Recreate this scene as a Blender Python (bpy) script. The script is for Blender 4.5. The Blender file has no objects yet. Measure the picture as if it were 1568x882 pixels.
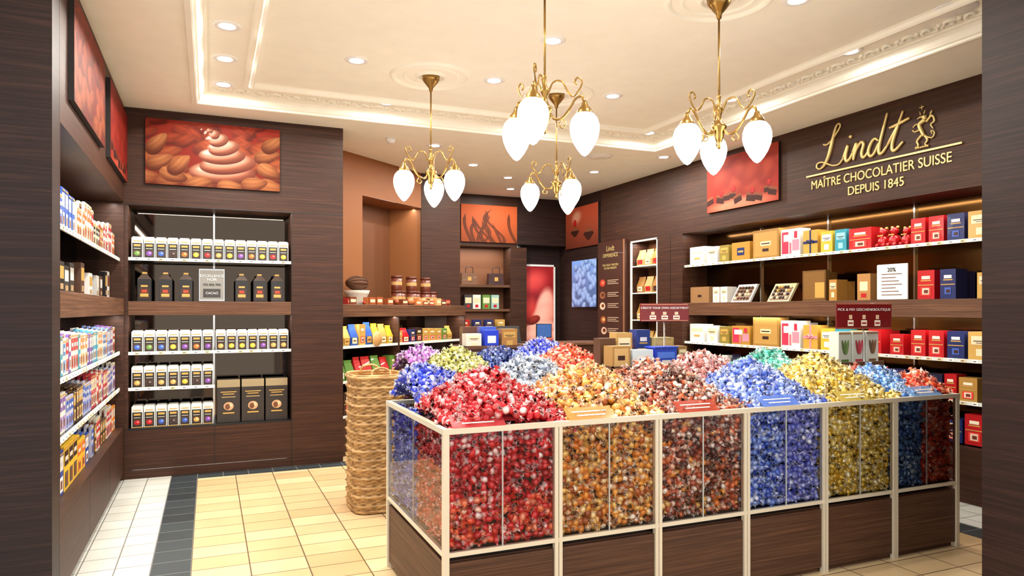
import bpy, math, random
import numpy as np
from mathutils import Matrix, Vector
random.seed(7); rng=np.random.default_rng(7)
scene=bpy.context.scene
TH=math.radians(23.25)
def lin(c):
    c=np.asarray(c,dtype=float)/255.0
    return np.where(c<=0.04045,c/12.92,((c+0.055)/1.055)**2.4)
def L3(*c):
    v=lin(c); return (float(v[0]),float(v[1]),float(v[2]))
# ---------------------------------------------------------------- materials
MATS={}
def newmat(name):
    m=bpy.data.materials.new(name); m.use_nodes=True
    nt=m.node_tree; b=nt.nodes['Principled BSDF']; MATS[name]=m
    return m,nt,b
def ramp(nt,fac,stops):
    r=nt.nodes.new('ShaderNodeValToRGB'); nt.links.new(fac,r.inputs[0])
    el=r.color_ramp.elements
    while len(el)<len(stops): el.new(0.5)
    for e,(p,c) in zip(el,stops): e.position=p; e.color=(*c,1)
    return r
def noise(nt,scale,vec=(1,1,1),detail=4,coord='Object'):
    tc=nt.nodes.new('ShaderNodeTexCoord'); mp=nt.nodes.new('ShaderNodeMapping'); mp.inputs['Scale'].default_value=vec
    n=nt.nodes.new('ShaderNodeTexNoise'); n.inputs['Scale'].default_value=scale; n.inputs['Detail'].default_value=detail
    nt.links.new(tc.outputs[coord],mp.inputs[0]); nt.links.new(mp.outputs[0],n.inputs['Vector']); return n
def wood(name,c1,c2,c3,rough=0.5,zs=95):
    m,nt,b=newmat(name)
    n=noise(nt,1.0,(1.6,1.6,zs),8)
    n.inputs['Roughness'].default_value=0.72
    r=ramp(nt,n.outputs[0],[(0.3,c1),(0.5,c2),(0.72,c3)])
    nt.links.new(r.outputs[0],b.inputs['Base Color']); b.inputs['Roughness'].default_value=rough; b.inputs['Specular IOR Level'].default_value=0.3
    bp=nt.nodes.new('ShaderNodeBump'); bp.inputs['Strength'].default_value=0.12; bp.inputs['Distance'].default_value=0.002
    nt.links.new(n.outputs[0],bp.inputs['Height']); nt.links.new(bp.outputs[0],b.inputs['Normal'])
wood('wood_dark',L3(38,20,13),L3(58,33,21),L3(86,53,35))
wood('wood_front',L3(25,13,12),L3(38,22,19),L3(64,40,33),zs=80)
wood('wood_shelf',L3(66,42,29),L3(98,66,46),L3(134,95,69))
wood('wood_counter',L3(54,33,23),L3(80,52,37),L3(110,76,55))
def plain(name,c,rough=0.5,metal=0.0,coat=0.0,var=0.0):
    m,nt,b=newmat(name); b.inputs['Roughness'].default_value=rough; b.inputs['Metallic'].default_value=metal
    b.inputs['Coat Weight'].default_value=coat
    n=noise(nt,6.0,(1,1,1),3); lo=tuple(x*(1-max(var,0.02)) for x in c); hi=tuple(min(1,x*(1+max(var,0.02))) for x in c)
    r=ramp(nt,n.outputs[0],[(0.3,lo),(0.7,hi)]); nt.links.new(r.outputs[0],b.inputs['Base Color'])
    return m
plain('ceiling_paint',L3(249,247,233),0.7)
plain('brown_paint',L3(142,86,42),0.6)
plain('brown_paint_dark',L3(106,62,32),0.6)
plain('cream_metal',L3(222,212,190),0.35,0.1)
plain('brass',L3(156,122,66),0.27,0.9,0,0.15)
plain('gold_letter',L3(228,202,134),0.35,0.45)
plain('white_trim',L3(238,238,235),0.4)
plain('black',L3(16,14,14),0.35)
plain('dark_void',L3(26,18,16),0.5)
plain('shelf_edge',L3(226,230,226),0.3)
plain('chrome',L3(200,200,200),0.15,1.0)
def mirror(name,c,rough):
    m,nt,b=newmat(name); b.inputs['Base Color'].default_value=(*c,1); b.inputs['Metallic'].default_value=1; b.inputs['Roughness'].default_value=rough
mirror('mirror_back',L3(76,66,58),0.04)
mirror('bronze_back',L3(98,68,36),0.14)
def colmat(name,rough,metal=0,coat=0,emit=0.0):
    m,nt,b=newmat(name); a=nt.nodes.new('ShaderNodeAttribute'); a.attribute_name='Col'
    nt.links.new(a.outputs['Color'],b.inputs['Base Color'])
    b.inputs['Roughness'].default_value=rough; b.inputs['Metallic'].default_value=metal; b.inputs['Coat Weight'].default_value=coat
    if emit>0:
        nt.links.new(a.outputs['Color'],b.inputs['Emission Color']); b.inputs['Emission Strength'].default_value=emit
colmat('print',0.4,0,0.15); colmat('print_matte',0.6); colmat('foil',0.26,0.28,0.35); colmat('screen',0.3,0,0,1.0); colmat('backlit',0.4,0,0,0.5); colmat('candy_core',0.8)
MATS['print_matte'].node_tree.nodes['Principled BSDF'].inputs['Specular IOR Level'].default_value=0.2
def emit(name,c,s):
    m,nt,b=newmat(name); b.inputs['Base Color'].default_value=(*c,1); b.inputs['Emission Color'].default_value=(*c,1); b.inputs['Emission Strength'].default_value=s; b.inputs['Roughness'].default_value=0.2
emit('opal_glass',L3(255,247,234),8.0)
emit('lamp_disc',L3(255,250,242),14.0)
def glass(name,tint,ior=1.45):
    m=bpy.data.materials.new(name); m.use_nodes=True; nt=m.node_tree; nt.nodes.clear()
    o=nt.nodes.new('ShaderNodeOutputMaterial'); mx=nt.nodes.new('ShaderNodeMixShader'); t=nt.nodes.new('ShaderNodeBsdfTransparent'); g=nt.nodes.new('ShaderNodeBsdfGlossy')
    f=nt.nodes.new('ShaderNodeFresnel'); f.inputs[0].default_value=ior; g.inputs['Roughness'].default_value=0.03; t.inputs[0].default_value=(*tint,1)
    nt.links.new(f.outputs[0],mx.inputs[0]); nt.links.new(t.outputs[0],mx.inputs[1]); nt.links.new(g.outputs[0],mx.inputs[2]); nt.links.new(mx.outputs[0],o.inputs[0]); MATS[name]=m
glass('glass',(0.985,0.99,0.988),1.3); glass('glass_shelf',(0.86,0.94,0.91))
def acryl(name):
    m,nt,b=newmat(name); a=nt.nodes.new('ShaderNodeAttribute'); a.attribute_name='Col'
    nt.links.new(a.outputs['Color'],b.inputs['Base Color']); b.inputs['Alpha'].default_value=0.6; b.inputs['Roughness'].default_value=0.1
acryl('acrylic')
m,nt,b=newmat('wicker'); n=noise(nt,14,(1,1,3),5)
r=ramp(nt,n.outputs[0],[(0.3,L3(130,94,50)),(0.55,L3(190,148,94)),(0.75,L3(222,186,130))]); nt.links.new(r.outputs[0],b.inputs['Base Color']); b.inputs['Roughness'].default_value=0.55
def tile(name,c1,c2,grout,bw,bh,off=(0,0,0)):
    m,nt,b=newmat(name); tc=nt.nodes.new('ShaderNodeTexCoord'); mp=nt.nodes.new('ShaderNodeMapping'); mp.inputs['Location'].default_value=off
    br=nt.nodes.new('ShaderNodeTexBrick'); br.offset=0.0; br.squash=1
    br.inputs['Color1'].default_value=(*c1,1); br.inputs['Color2'].default_value=(*c2,1); br.inputs['Mortar'].default_value=(*grout,1)
    br.inputs['Scale'].default_value=1; br.inputs['Mortar Size'].default_value=0.004; br.inputs['Mortar Smooth'].default_value=0.1; br.inputs['Bias'].default_value=0; br.inputs['Brick Width'].default_value=bw; br.inputs['Row Height'].default_value=bh
    nt.links.new(tc.outputs['Object'],mp.inputs[0]); nt.links.new(mp.outputs[0],br.inputs[0])
    n=noise(nt,3,(1,1,1),4); mx=nt.nodes.new('ShaderNodeMix'); mx.data_type='RGBA'; mx.blend_type='MULTIPLY'; mx.inputs[0].default_value=1
    r=ramp(nt,n.outputs[0],[(0.3,(0.9,0.89,0.87)),(0.7,(1,1,1))])
    nt.links.new(br.outputs['Color'],mx.inputs[6]); nt.links.new(r.outputs[0],mx.inputs[7]); nt.links.new(mx.outputs[2],b.inputs['Base Color'])
    b.inputs['Roughness'].default_value=0.34
    bp=nt.nodes.new('ShaderNodeBump'); bp.invert=True; bp.inputs['Strength'].default_value=0.4; bp.inputs['Distance'].default_value=0.002
    nt.links.new(br.outputs['Fac'],bp.inputs['Height']); nt.links.new(bp.outputs[0],b.inputs['Normal'])
tile('tile_beige',L3(222,194,150),L3(200,166,120),L3(104,80,56),0.317,0.212,(0.095,0,0))
tile('tile_white',L3(212,212,204),L3(198,197,188),L3(126,124,118),0.19,0.212,(0.12,0,0))
tile('tile_black',L3(54,64,68),L3(36,44,48),L3(110,112,110),0.2155,0.212,(0.095,0,0))
# ---------------------------------------------------------------- mesh builder
def frame(o,a):
    a=Vector((a[0],a[1],0)).normalized(); inward=Vector((-a.y,a.x,0))
    return Matrix(((a.x,inward.x,0,o[0]),(a.y,inward.y,0,o[1]),(0,0,1,o[2] if len(o)>2 else 0),(0,0,0,1)))
I4=Matrix.Identity(4)
class MB:
    def __init__(s,M=None): s.v=[];s.f=[];s.m=[];s.c=[];s.sm=[];s.mats=[];s.M=M or I4
    def mi(s,mat):
        if mat not in s.mats: s.mats.append(mat)
        return s.mats.index(mat)
    def add(s,vs,fs,mat,col=(1,1,1),smooth=False):
        b=len(s.v); M=s.M
        for p in vs: s.v.append(tuple(M@Vector(p)))
        if len(col)==len(vs) and len(vs)>0 and hasattr(col[0],'__len__'): s.c.extend([tuple(c) for c in col])
        else: s.c.extend([tuple(col)]*len(vs))
        k=s.mi(mat)
        for f in fs: s.f.append([b+i for i in f]); s.m.append(k); s.sm.append(smooth)
    def box(s,x0,x1,y0,y1,z0,z1,mat,col=(1,1,1),top=None):
        t=top or 1.0; cx=(x0+x1)/2; cy=(y0+y1)/2
        def q(x,y): return (cx+(x-cx)*t,cy+(y-cy)*t)
        vs=[(x0,y0,z0),(x1,y0,z0),(x1,y1,z0),(x0,y1,z0)]+[(*q(x,y),z1) for x,y in((x0,y0),(x1,y0),(x1,y1),(x0,y1))]
        s.add(vs,[(0,3,2,1),(4,5,6,7),(0,1,5,4),(1,2,6,5),(2,3,7,6),(3,0,4,7)],mat,col)
    def bbox(s,x0,x1,y0,y1,z0,z1,mat,col=(1,1,1),r=0.004):
        P=[];
        for z,i in((z0,r),(z0+r,0),(z1-r,0),(z1,r)):
            xa,xb,ya,yb=x0+i,x1-i,y0+i,y1-i
            P+=[(xa+r,ya,z),(xb-r,ya,z),(xb,ya+r,z),(xb,yb-r,z),(xb-r,yb,z),(xa+r,yb,z),(xa,yb-r,z),(xa,ya+r,z)]
        F=[tuple(range(7,-1,-1)),tuple(range(24,32))]
        for k in range(3):
            for j in range(8): F.append((k*8+j,k*8+(j+1)%8,(k+1)*8+(j+1)%8,(k+1)*8+j))
        s.add(P,F,mat,col)
    def quad(s,a,b,c,d,mat,col=(1,1,1)): s.add([a,b,c,d],[(0,1,2,3)],mat,col)
    def lathe(s,prof,cx,cy,mat,col=(1,1,1),seg=20,smooth=True,sx=1,sy=1,cap=True):
        vs=[];fs=[]
        for r,z in prof:
            for k in range(seg):
                a=2*math.pi*k/seg; vs.append((cx+r*sx*math.cos(a),cy+r*sy*math.sin(a),z))
        n=len(prof)
        for i in range(n-1):
            for k in range(seg):
                k2=(k+1)%seg; fs.append((i*seg+k,i*seg+k2,(i+1)*seg+k2,(i+1)*seg+k))
        if cap and prof[0][0]>1e-5: fs.append(tuple(range(seg-1,-1,-1)))
        if cap and prof[-1][0]>1e-5: fs.append(tuple((n-1)*seg+k for k in range(seg)))
        s.add(vs,fs,mat,col,smooth)
    def ball(s,c,r,mat,col=(1,1,1),sx=1,sy=1,sz=1,seg=12):
        prof=[(r*math.sin(math.pi*i/8),c[2]+r*sz*-math.cos(math.pi*i/8)) for i in range(9)]
        prof[0]=(0.0001,prof[0][1]); prof[-1]=(0.0001,prof[-1][1])
        s.lathe(prof,c[0],c[1],mat,col,seg,True,sx,sy)
    def tube(s,pts,r,mat,col=(1,1,1),seg=8,flat=1.0):
        pts=[Vector(p) for p in pts]; n=len(pts); rs=r if hasattr(r,'__len__') else [r]*n
        vs=[];fs=[]; nprev=None
        for i,p in enumerate(pts):
            t=(pts[min(i+1,n-1)]-pts[max(i-1,0)]); t=t.normalized() if t.length>1e-9 else Vector((0,0,1))
            a=nprev if nprev is not None else (Vector((1,0,0)) if abs(t.z)>0.9 else Vector((0,0,1)))
            nn=(a-t*a.dot(t)); nn=nn.normalized() if nn.length>1e-6 else Vector((1,0,0)); nprev=nn; bb=t.cross(nn)
            for k in range(seg):
                an=2*math.pi*k/seg; vs.append(p+nn*(rs[i]*flat*math.cos(an))+bb*(rs[i]*math.sin(an)))
        for i in range(n-1):
            for k in range(seg):
                k2=(k+1)%seg; fs.append((i*seg+k,i*seg+k2,(i+1)*seg+k2,(i+1)*seg+k))
        fs.append(tuple(range(seg-1,-1,-1))); fs.append(tuple((n-1)*seg+k for k in range(seg)))
        s.add(vs,fs,mat,col,True)
    def build(s,name,parent=None,origin=True):
        V=np.array(s.v,dtype=np.float32)
        o=np.array([(V[:,0].min()+V[:,0].max())/2,(V[:,1].min()+V[:,1].max())/2,V[:,2].min()]) if origin else np.zeros(3)
        me=bpy.data.meshes.new(name); me.from_pydata((V-o).tolist(),[],s.f)
        for k in s.mats: me.materials.append(MATS[k])
        me.polygons.foreach_set('material_index',s.m); me.polygons.foreach_set('use_smooth',s.sm)
        at=me.color_attributes.new('Col','FLOAT_COLOR','POINT')
        C=np.ones((len(V),4),dtype=np.float32); C[:,:3]=np.array(s.c,dtype=np.float32); at.data.foreach_set('color',C.ravel())
        me.update(); ob=bpy.data.objects.new(name,me); scene.collection.objects.link(ob); ob.location=o
        if parent: ob.parent=parent; ob.matrix_parent_inverse=Matrix.Translation(-parent.location)
        return ob
def cr(pts,k=8):
    P=[Vector(p) for p in pts]; P=[P[0]*2-P[1]]+P+[P[-1]*2-P[-2]]; out=[]
    for i in range(1,len(P)-2):
        a,b,c,d=P[i-1],P[i],P[i+1],P[i+2]
        for j in range(k):
            t=j/k; out.append(0.5*((2*b)+(c-a)*t+(2*a-5*b+4*c-d)*t*t+(3*b-a-3*c+d)*t**3))
    out.append(P[-2]); return out
def text(M,s,x,y,z,size,mat,parent,align='CENTER',ext=0.001,sx=1.0):
    cu=bpy.data.curves.new('lettering','FONT'); cu.body=s; cu.size=size; cu.extrude=ext; cu.align_x=align; cu.materials.append(MATS[mat])
    ob=bpy.data.objects.new('lettering',cu); scene.collection.objects.link(ob)
    Rr=Matrix(((1,0,0,x),(0,0,-1,y),(0,1,0,z),(0,0,0,1)))@Matrix.Diagonal((sx,1,1,1))
    W=M@Rr
    if parent: ob.parent=parent; W=Matrix.Translation(-parent.location)@W
    ob.matrix_basis=W
    return ob
LW=frame((-0.69,4.17),(0,1)); LB=frame((-0.69,7.08),(1,0)); RW=frame((5.4,9.2),(0,-1))
dv=Vector((1.88,1.49)).normalized(); DU=frame((1.22,7.28),(dv.x,dv.y)); DUL=math.hypot(1.88,1.49)
BW=frame((3.1,10.3),(1,0))
# ---------------------------------------------------------------- floor / ceiling / walls
mb=MB()
def fl(x0,x1,y0,y1,mat): mb.quad((x0,y0,0),(x1,y0,0),(x1,y1,0),(x0,y1,0),mat)
fl(-3,-0.31,-1.5,10.9,'tile_white'); fl(-0.31,-0.095,-1.5,10.9,'tile_black'); fl(-0.095,4.66,-1.5,6.88,'tile_beige')
fl(-0.095,1.45,6.88,7.09,'tile_black'); fl(1.45,4.66,6.88,7.09,'tile_beige'); fl(-0.095,4.66,7.09,10.9,'tile_beige'); fl(4.66,4.876,-1.5,10.9,'tile_black'); fl(4.876,7,-1.5,10.9,'tile_white')
mb.box(-3,7,-1.5,10.9,-0.1,-0.002,'dark_void')
mb.build('floor',origin=False)
tx0,tx1,ty0,ty1=-0.10,4.62,2.30,6.66; ZC=3.30; ZF=3.38
mb=MB(); cm='ceiling_paint'
ox0,ox1,oy0,oy1=-3,7,1.9,10.9
for a in((ox0,tx0,oy0,oy1),(tx1,ox1,oy0,oy1),(tx0,tx1,oy0,ty0),(tx0,tx1,ty1,oy1)):
    mb.quad((a[0],a[2],ZC),(a[0],a[3],ZC),(a[1],a[3],ZC),(a[1],a[2],ZC),cm)
prof=[(0,3.30),(-0.03,3.297),(-0.035,3.285),(0.0,3.28),(0.012,3.285),(0.012,3.30),(0.03,3.305),(0.045,3.325),(0.05,3.35),(0.07,3.365),(0.09,3.368),(0.09,3.38),(0.36,3.38),(0.36,3.366),(0.375,3.36),(0.40,3.362),(0.41,3.345),(0.43,3.34),(0.445,3.35),(0.45,3.372),(0.47,3.38)]
vs=[];fs=[]
for ins,z in prof: vs+=[(tx0+ins,ty0+ins,z),(tx1-ins,ty0+ins,z),(tx1-ins,ty1-ins,z),(tx0+ins,ty1-ins,z)]
for i in range(len(prof)-1):
    for k in range(4): fs.append((i*4+k,(i+1)*4+k,(i+1)*4+(k+1)%4,i*4+(k+1)%4))
e=(len(prof)-1)*4; fs.append((e,e+3,e+2,e+1)); mb.add(vs,fs,cm)
mb.box(ox0,ox1,oy0,oy1,3.42,3.5,cm)
def scroll(cx,cy,ax,ay,flip):
    pts=[(-0.075,-0.02),(-0.04,0.04),(0.01,0.035),(0.035,-0.005),(0.0,-0.035),(-0.02,-0.01),(-0.005,0.005)]
    P=[(cx+ax*p[0]-ay*p[1]*flip,cy+ay*p[0]+ax*p[1]*flip,3.374) for p in pts]
    mb.tube(cr(P,3),0.011,cm,seg=6)
    for q in((0.055,0.025),(0.068,-0.022),(0.045,0.0)):
        mb.ball((cx+ax*q[0]-ay*q[1]*flip,cy+ay*q[0]+ax*q[1]*flip,3.375),0.017,cm,seg=7,sz=0.8)
t=tx0+0.2;fz=1
while t<tx1-0.15: scroll(t,ty1-0.18,1,0,fz); t+=0.15; fz=-fz
t=ty0+0.2
while t<ty1-0.15: scroll(tx1-0.18,t,0,1,fz); t+=0.15; fz=-fz
mb.build('ceiling',origin=False)
W='wood_dark'
mb=MB(LW)
mb.box(-0.015,2.95,0,0.45,2.45,3.3,W); mb.box(0,2.91,0,0.45,0.06,0.47,W); mb.box(0.0,2.91,0.03,0.45,0,0.06,'black')
mb.box(-0.015,0.0,0,0.45,0,2.45,W); mb.box(2.89,2.95,0,0.45,0,2.45,W); mb.box(0,2.9,0.36,0.45,0.47,2.45,'mirror_back')
for x in(0.97,1.94): mb.box(x-0.003,x+0.003,-0.001,0.002,0.07,0.46,'black')
mb.build('wall_left')
mb=MB(); mb.box(-2.9,-0.69,3.97,4.15,0,4.1,'wood_front'); mb.build('wall_front_left')
mb=MB(); mb.box(3.47,6.4,2.06,2.26,0,4.1,'wood_front'); mb.build('wall_front_right')
mb=MB(LB)
mb.box(0,1.91,0,0.45,2.44,3.3,W); mb.box(1.42,1.91,0,0.45,0,2.44,W); mb.box(0,0.03,0,0.45,0,2.44,W); mb.box(0.03,1.42,0.004,0.45,0.08,0.43,W); mb.box(0.03,1.42,0.0,0.012,0.0,0.075,W)
mb.box(0.03,1.42,0.33,0.45,0.43,2.44,'mirror_back'); mb.box(0.735,0.741,0.0,0.006,0.08,0.43,'black'); mb.box(0.03,1.42,0.01,0.45,0.42,0.445,'black')
mb.box(-0.01,1.91,-0.003,0.0,2.435,2.442,'black'); mb.box(1.42,1.425,-0.002,0,0,2.44,'black')  # thin black strip along the header's lower edge is a painted-in shadow line
mb.build('wall_back_left')
mb=MB()
def vwall(a,b,z0,z1,mat,m=mb): m.quad((a[0],a[1],z0),(b[0],b[1],z0),(b[0],b[1],z1),(a[0],a[1],z1),mat)
vwall((1.2,7.897),(1.38,8.04),0,3.3,'brown_paint'); vwall((1.38,8.04),(1.645,8.25),0,3.3,'brown_paint')
vwall((1.645,8.25),(2.62,9.03),2.84,3.3,'brown_paint')
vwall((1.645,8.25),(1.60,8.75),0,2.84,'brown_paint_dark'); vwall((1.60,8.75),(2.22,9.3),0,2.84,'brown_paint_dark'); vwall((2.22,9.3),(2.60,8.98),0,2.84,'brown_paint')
mb.add([(1.645,8.25,2.84),(2.6,9.03,2.84),(2.22,9.3,2.84),(1.6,8.75,2.84)],[(0,1,2,3)],'brown_paint')
vwall((1.219,7.5),(1.2,7.897),0,3.3,'brown_paint')
mb.build('wall_back_diagonal')
mb=MB(); mb.box(2.56,3.1,8.98,10.35,0,3.3,W); mb.build('wall_column')
mb=MB(BW)
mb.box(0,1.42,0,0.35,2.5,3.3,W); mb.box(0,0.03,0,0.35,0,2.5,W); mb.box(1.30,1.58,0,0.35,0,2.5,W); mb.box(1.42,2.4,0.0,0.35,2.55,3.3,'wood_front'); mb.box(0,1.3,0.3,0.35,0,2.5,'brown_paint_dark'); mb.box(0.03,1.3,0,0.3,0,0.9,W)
mb.box(1.58,2.4,0.25,0.35,0,2.55,'wood_front')
mb.build('wall_back')
mb=MB(RW)
mb.box(-1.4,0,0.0,0.5,0,3.3,'wood_front'); mb.box(0,7.1,0,0.5,2.45,3.3,W); mb.box(0,0.82,0,0.5,0,2.45,W); mb.box(1.46,1.99,0,0.5,0,2.45,W)
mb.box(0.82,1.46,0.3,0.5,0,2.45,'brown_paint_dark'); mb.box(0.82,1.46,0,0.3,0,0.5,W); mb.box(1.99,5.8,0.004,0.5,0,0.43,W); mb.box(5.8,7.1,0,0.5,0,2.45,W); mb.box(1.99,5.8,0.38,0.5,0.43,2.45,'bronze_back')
mb.box(-0.004,0.004,-0.003,0,0,3.3,'black'); mb.box(1.74,1.745,-0.002,0,0,2.45,'black')
for x in(2.95,3.9,4.85): mb.box(x-0.003,x+0.003,0,0.006,0,0.43,'black')
mb.build('wall_right')
mb=MB(RW)
for a in((0.82,0.835),(1.445,1.46)): mb.box(a[0],a[1],-0.006,0.02,0.5,2.45,'white_trim')
mb.box(0.82,1.46,-0.006,0.02,2.435,2.455,'white_trim'); mb.build('trim_1')
# ---------------------------------------------------------------- shelving
WL=(1,0.955,0.875)
def led(M,x0,x1,y,z,p,name='led_strip_light',size=0.03):
    ld=bpy.data.lights.new(name,'AREA'); ld.shape='RECTANGLE'; ld.size=x1-x0; ld.size_y=size; ld.energy=p; ld.color=WL
    ob=bpy.data.objects.new(name,ld); scene.collection.objects.link(ob)
    ob.matrix_basis=M@Matrix.Translation(((x0+x1)/2,y,z)); return ob
def shelving(M,x0,x1,ztop,mid,shelves,depth,posts):
    mb=MB(M)
    for k,(a,b) in enumerate(mid): mb.bbox(x0,x1,0.0,depth,a,b,'wood_shelf',r=0.003)
    for sh in shelves:
        z,a,b=sh if len(sh)==3 else (sh[0],x0,x1)
        mb.box(a,b,0.04,depth,z-0.012,z,'glass_shelf'); mb.box(a,b,0.03,0.04,z-0.020,z+0.008,'shelf_edge')
        x=a+.05
        while x<b-.06:
            mb.box(x,x+.045,.0275,.03,z-.020,z+.006,'print',random.choice([L3(250,250,246),L3(228,212,176),L3(250,250,246)])); mb.quad((x+.006,.0268,z-.010),(x+.030,.0268,z-.010),(x+.030,.0268,z-.004),(x+.006,.0268,z-.004),'print',L3(60,50,46)); x+=.096
    for p in posts:
        mb.box(p-0.008,p+0.008,depth-0.02,depth,0.43,ztop,'chrome')
    ob=mb.build('shelving_unit'); return ob
shelving(LW,0.0,2.89,2.45,[(1.46,1.60)],[(1.95,),(1.13,),(0.81,)],0.36,(0.97,1.94))
shelving(LB,0.03,1.42,2.44,[(1.455,1.58)],[(1.965,),(1.12,),(0.80,0.03,0.74)],0.33,(0.735,))
shelving(RW,1.99,5.8,2.45,[(1.44,1.59)],[(2.05,),(1.11,),(0.78,)],0.38,(2.95,3.9,4.85))
mb=MB(RW)
for z in(2.11,1.74,1.37,1.0): mb.box(0.835,1.445,0.02,0.3,z-0.015,z,'shelf_edge')
mb.box(0.835,1.445,0.02,0.3,0.62,0.64,'shelf_edge'); mb.build('shelving_unit')
mb=MB(BW)
for z in(1.90,1.52,1.15): mb.box(0.03,1.3,0.02,0.3,z-0.04,z,'wood_shelf')
mb.build('shelving_unit')
mb=MB(DU); D=0.5
mb.bbox(0,DUL,0,D,1.43,1.56,'wood_shelf',r=0.003); mb.box(0,DUL,0,D,0.0,0.36,W); mb.box(0,DUL,D-0.03,D,0.36,1.43,'mirror_back')
for z in(1.12,0.76,0.40): mb.box(0,DUL,0.04,D-0.03,z-0.012,z,'glass_shelf'); mb.box(0,DUL,0.03,0.04,z-0.020,z+0.008,'shelf_edge')
mb.box(0,0.02,0,D,0.36,1.43,W); mb.box(DUL-0.02,DUL,0,D,0.36,1.43,W); mb.box(1.0,1.02,0.02,D,0.36,1.43,W)
mb.build('shelving_unit')
led(LW,0.05,2.85,0.08,2.44,13); led(LW,0.05,2.85,0.06,1.455,11); led(LB,0.06,1.4,0.06,2.435,6); led(LB,0.06,1.4,0.06,1.45,6)
led(RW,2.05,5.75,0.08,2.44,14); led(RW,2.05,5.75,0.06,1.435,12); led(RW,0.86,1.42,0.1,2.43,4.5); led(DU,0.05,DUL-0.05,0.08,1.425,11); led(DU,0.1,DUL-0.1,0.62,2.83,7); led(BW,0.1,1.25,0.1,2.49,8); led(BW,0.1,1.25,0.1,1.47,3)
# ---------------------------------------------------------------- products
def pk(mb,x,z,w,h,d,y,base,acc=(),mat='print',top=None):
    mb.box(x,x+w,y,y+d,z,z+h,mat,base,top)
    e=0.0012
    if top is None:
        for u0,u1,v0,v1,c in acc:
            mb.quad((x+w*u0,y-e,z+h*v0),(x+w*u1,y-e,z+h*v0),(x+w*u1,y-e,z+h*v1),(x+w*u0,y-e,z+h*v1),mat,c); e+=0.0006
def ribbon(mb,x,z,w,h,y,c):
    mb.box(x+w*0.45,x+w*0.55,y-0.003,y,z,z+h,'print',c); mb.box(x,x+w,y-0.003,y,z+h*0.45,z+h*0.55,'print',c)
    cx,cz=x+w/2,z+h/2
    for s in(-1,1): mb.tube(cr([(cx,y-0.006,cz),(cx+s*0.02,y-0.012,cz+0.022),(cx+s*0.042,y-0.01,cz+0.012),(cx+s*0.035,y-0.008,cz-0.006),(cx,y-0.006,cz)],3),0.005,'print',c,seg=5)
def pouch(mb,x,z,w,h,d,y,c,lab):
    vs=[(x,y,z),(x+w,y,z),(x+w,y+d,z),(x,y+d,z),(x-.004,y-.006,z+h*.4),(x+w+.004,y-.006,z+h*.4),(x+w+.004,y+d+.006,z+h*.4),(x-.004,y+d+.006,z+h*.4),
        (x+.006,y+d*.42,z+h*.86),(x+w-.006,y+d*.42,z+h*.86),(x+w-.006,y+d*.58,z+h*.86),(x+.006,y+d*.58,z+h*.86),(x,y+d*.48,z+h),(x+w,y+d*.48,z+h),(x+w,y+d*.52,z+h),(x,y+d*.52,z+h)]
    fs=[(0,3,2,1),(12,13,14,15)]
    for k in range(3):
        b=k*4
        for j in range(4): fs.append((b+j,b+(j+1)%4,b+4+(j+1)%4,b+4+j))
    mb.add(vs,fs,'foil',c)
    mb.quad((x+w*.15,y-.009,z+h*.1),(x+w*.85,y-.009,z+h*.1),(x+w*.85,y-.009,z+h*.38),(x+w*.15,y-.009,z+h*.38),'print',lab)
    mb.quad((x+w*.3,y-.010,z+h*.2),(x+w*.7,y-.010,z+h*.2),(x+w*.7,y-.010,z+h*.26),(x+w*.3,y-.010,z+h*.26),'print',L3(110,50,30))
def disc(mb,cx,y,cz,rx,rz,c,n=12): mb.add([(cx+rx*math.cos(2*math.pi*k/n),y,cz+rz*math.sin(2*math.pi*k/n)) for k in range(n)],[tuple(range(n))],'print',c)
WHT=L3(232,229,222);BLK=L3(24,20,20);RED=L3(188,18,26);GOLD=L3(200,158,80);DBL=L3(24,38,96);TEAL=L3(50,150,170);CRM=L3(232,214,176);KRF=L3(150,112,74);DBR=L3(52,30,22);PNK=L3(226,140,160);YEL=L3(232,184,50);GRN=L3(96,140,60);ORG=L3(220,110,40);BLU=L3(50,90,180);PUR=L3(120,70,160)
def R(a,b): return random.uniform(a,b)
mb=MB(LB)
def carton_row(x0,x1,z,n):
    w=(x1-x0)/n
    for i in range(n):
        x=x0+i*w; c=random.choice([RED,GRN,ORG,GOLD,BLU,PUR,DBR,DBR,YEL])
        pk(mb,x+0.003,z,w-0.006,0.185,0.16,0.06,WHT,[(0.07,0.93,0.04,0.74,BLK),(0.2,0.8,0.58,0.68,GOLD),(0.15,0.85,0.10,0.40,L3(70,46,34)),(0.15,0.85,0.82,0.86,GOLD),(.2,.8,.46,.49,L3(210,200,180)),(0.06,0.94,0.0,0.035,GOLD)])
        disc(mb,x+w*.5,.0555,z+.045,.024,.022,c); disc(mb,x+w*.56,.0552,z+.05,.01,.009,tuple(min(1,q*2+.15) for q in c))
        mb.box(x+0.010,x+w-0.010,0.07,0.2,z+0.185,z+0.195,'print',L3(210,206,198))
carton_row(0.05,1.40,1.967,14); carton_row(0.05,0.73,1.122,7); carton_row(0.745,1.40,1.122,7); carton_row(0.05,0.73,0.802,7); carton_row(0.05,0.73,0.447,7)
for k in range(3):
    x=0.76+k*0.215; pk(mb,x,0.447,0.2,0.40,0.14,0.07,L3(44,36,32),[(0,1,.82,1,L3(156,138,104)),(.15,.85,.70,.72,GOLD),(.25,.75,.65,.67,GOLD),(.2,.8,.58,.6,L3(180,150,100)),(.25,.75,.2,.23,GOLD)]); disc(mb,x+.1,.066,.447+.15,.045,.04,L3(200,156,116)); disc(mb,x+.09,.0655,.447+.145,.022,.028,L3(110,64,36)); disc(mb,x+.12,.0655,.447+.16,.014,.018,L3(230,190,150))
mb.build('chocolate_bar_cartons')
mb=MB(LB)
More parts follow.
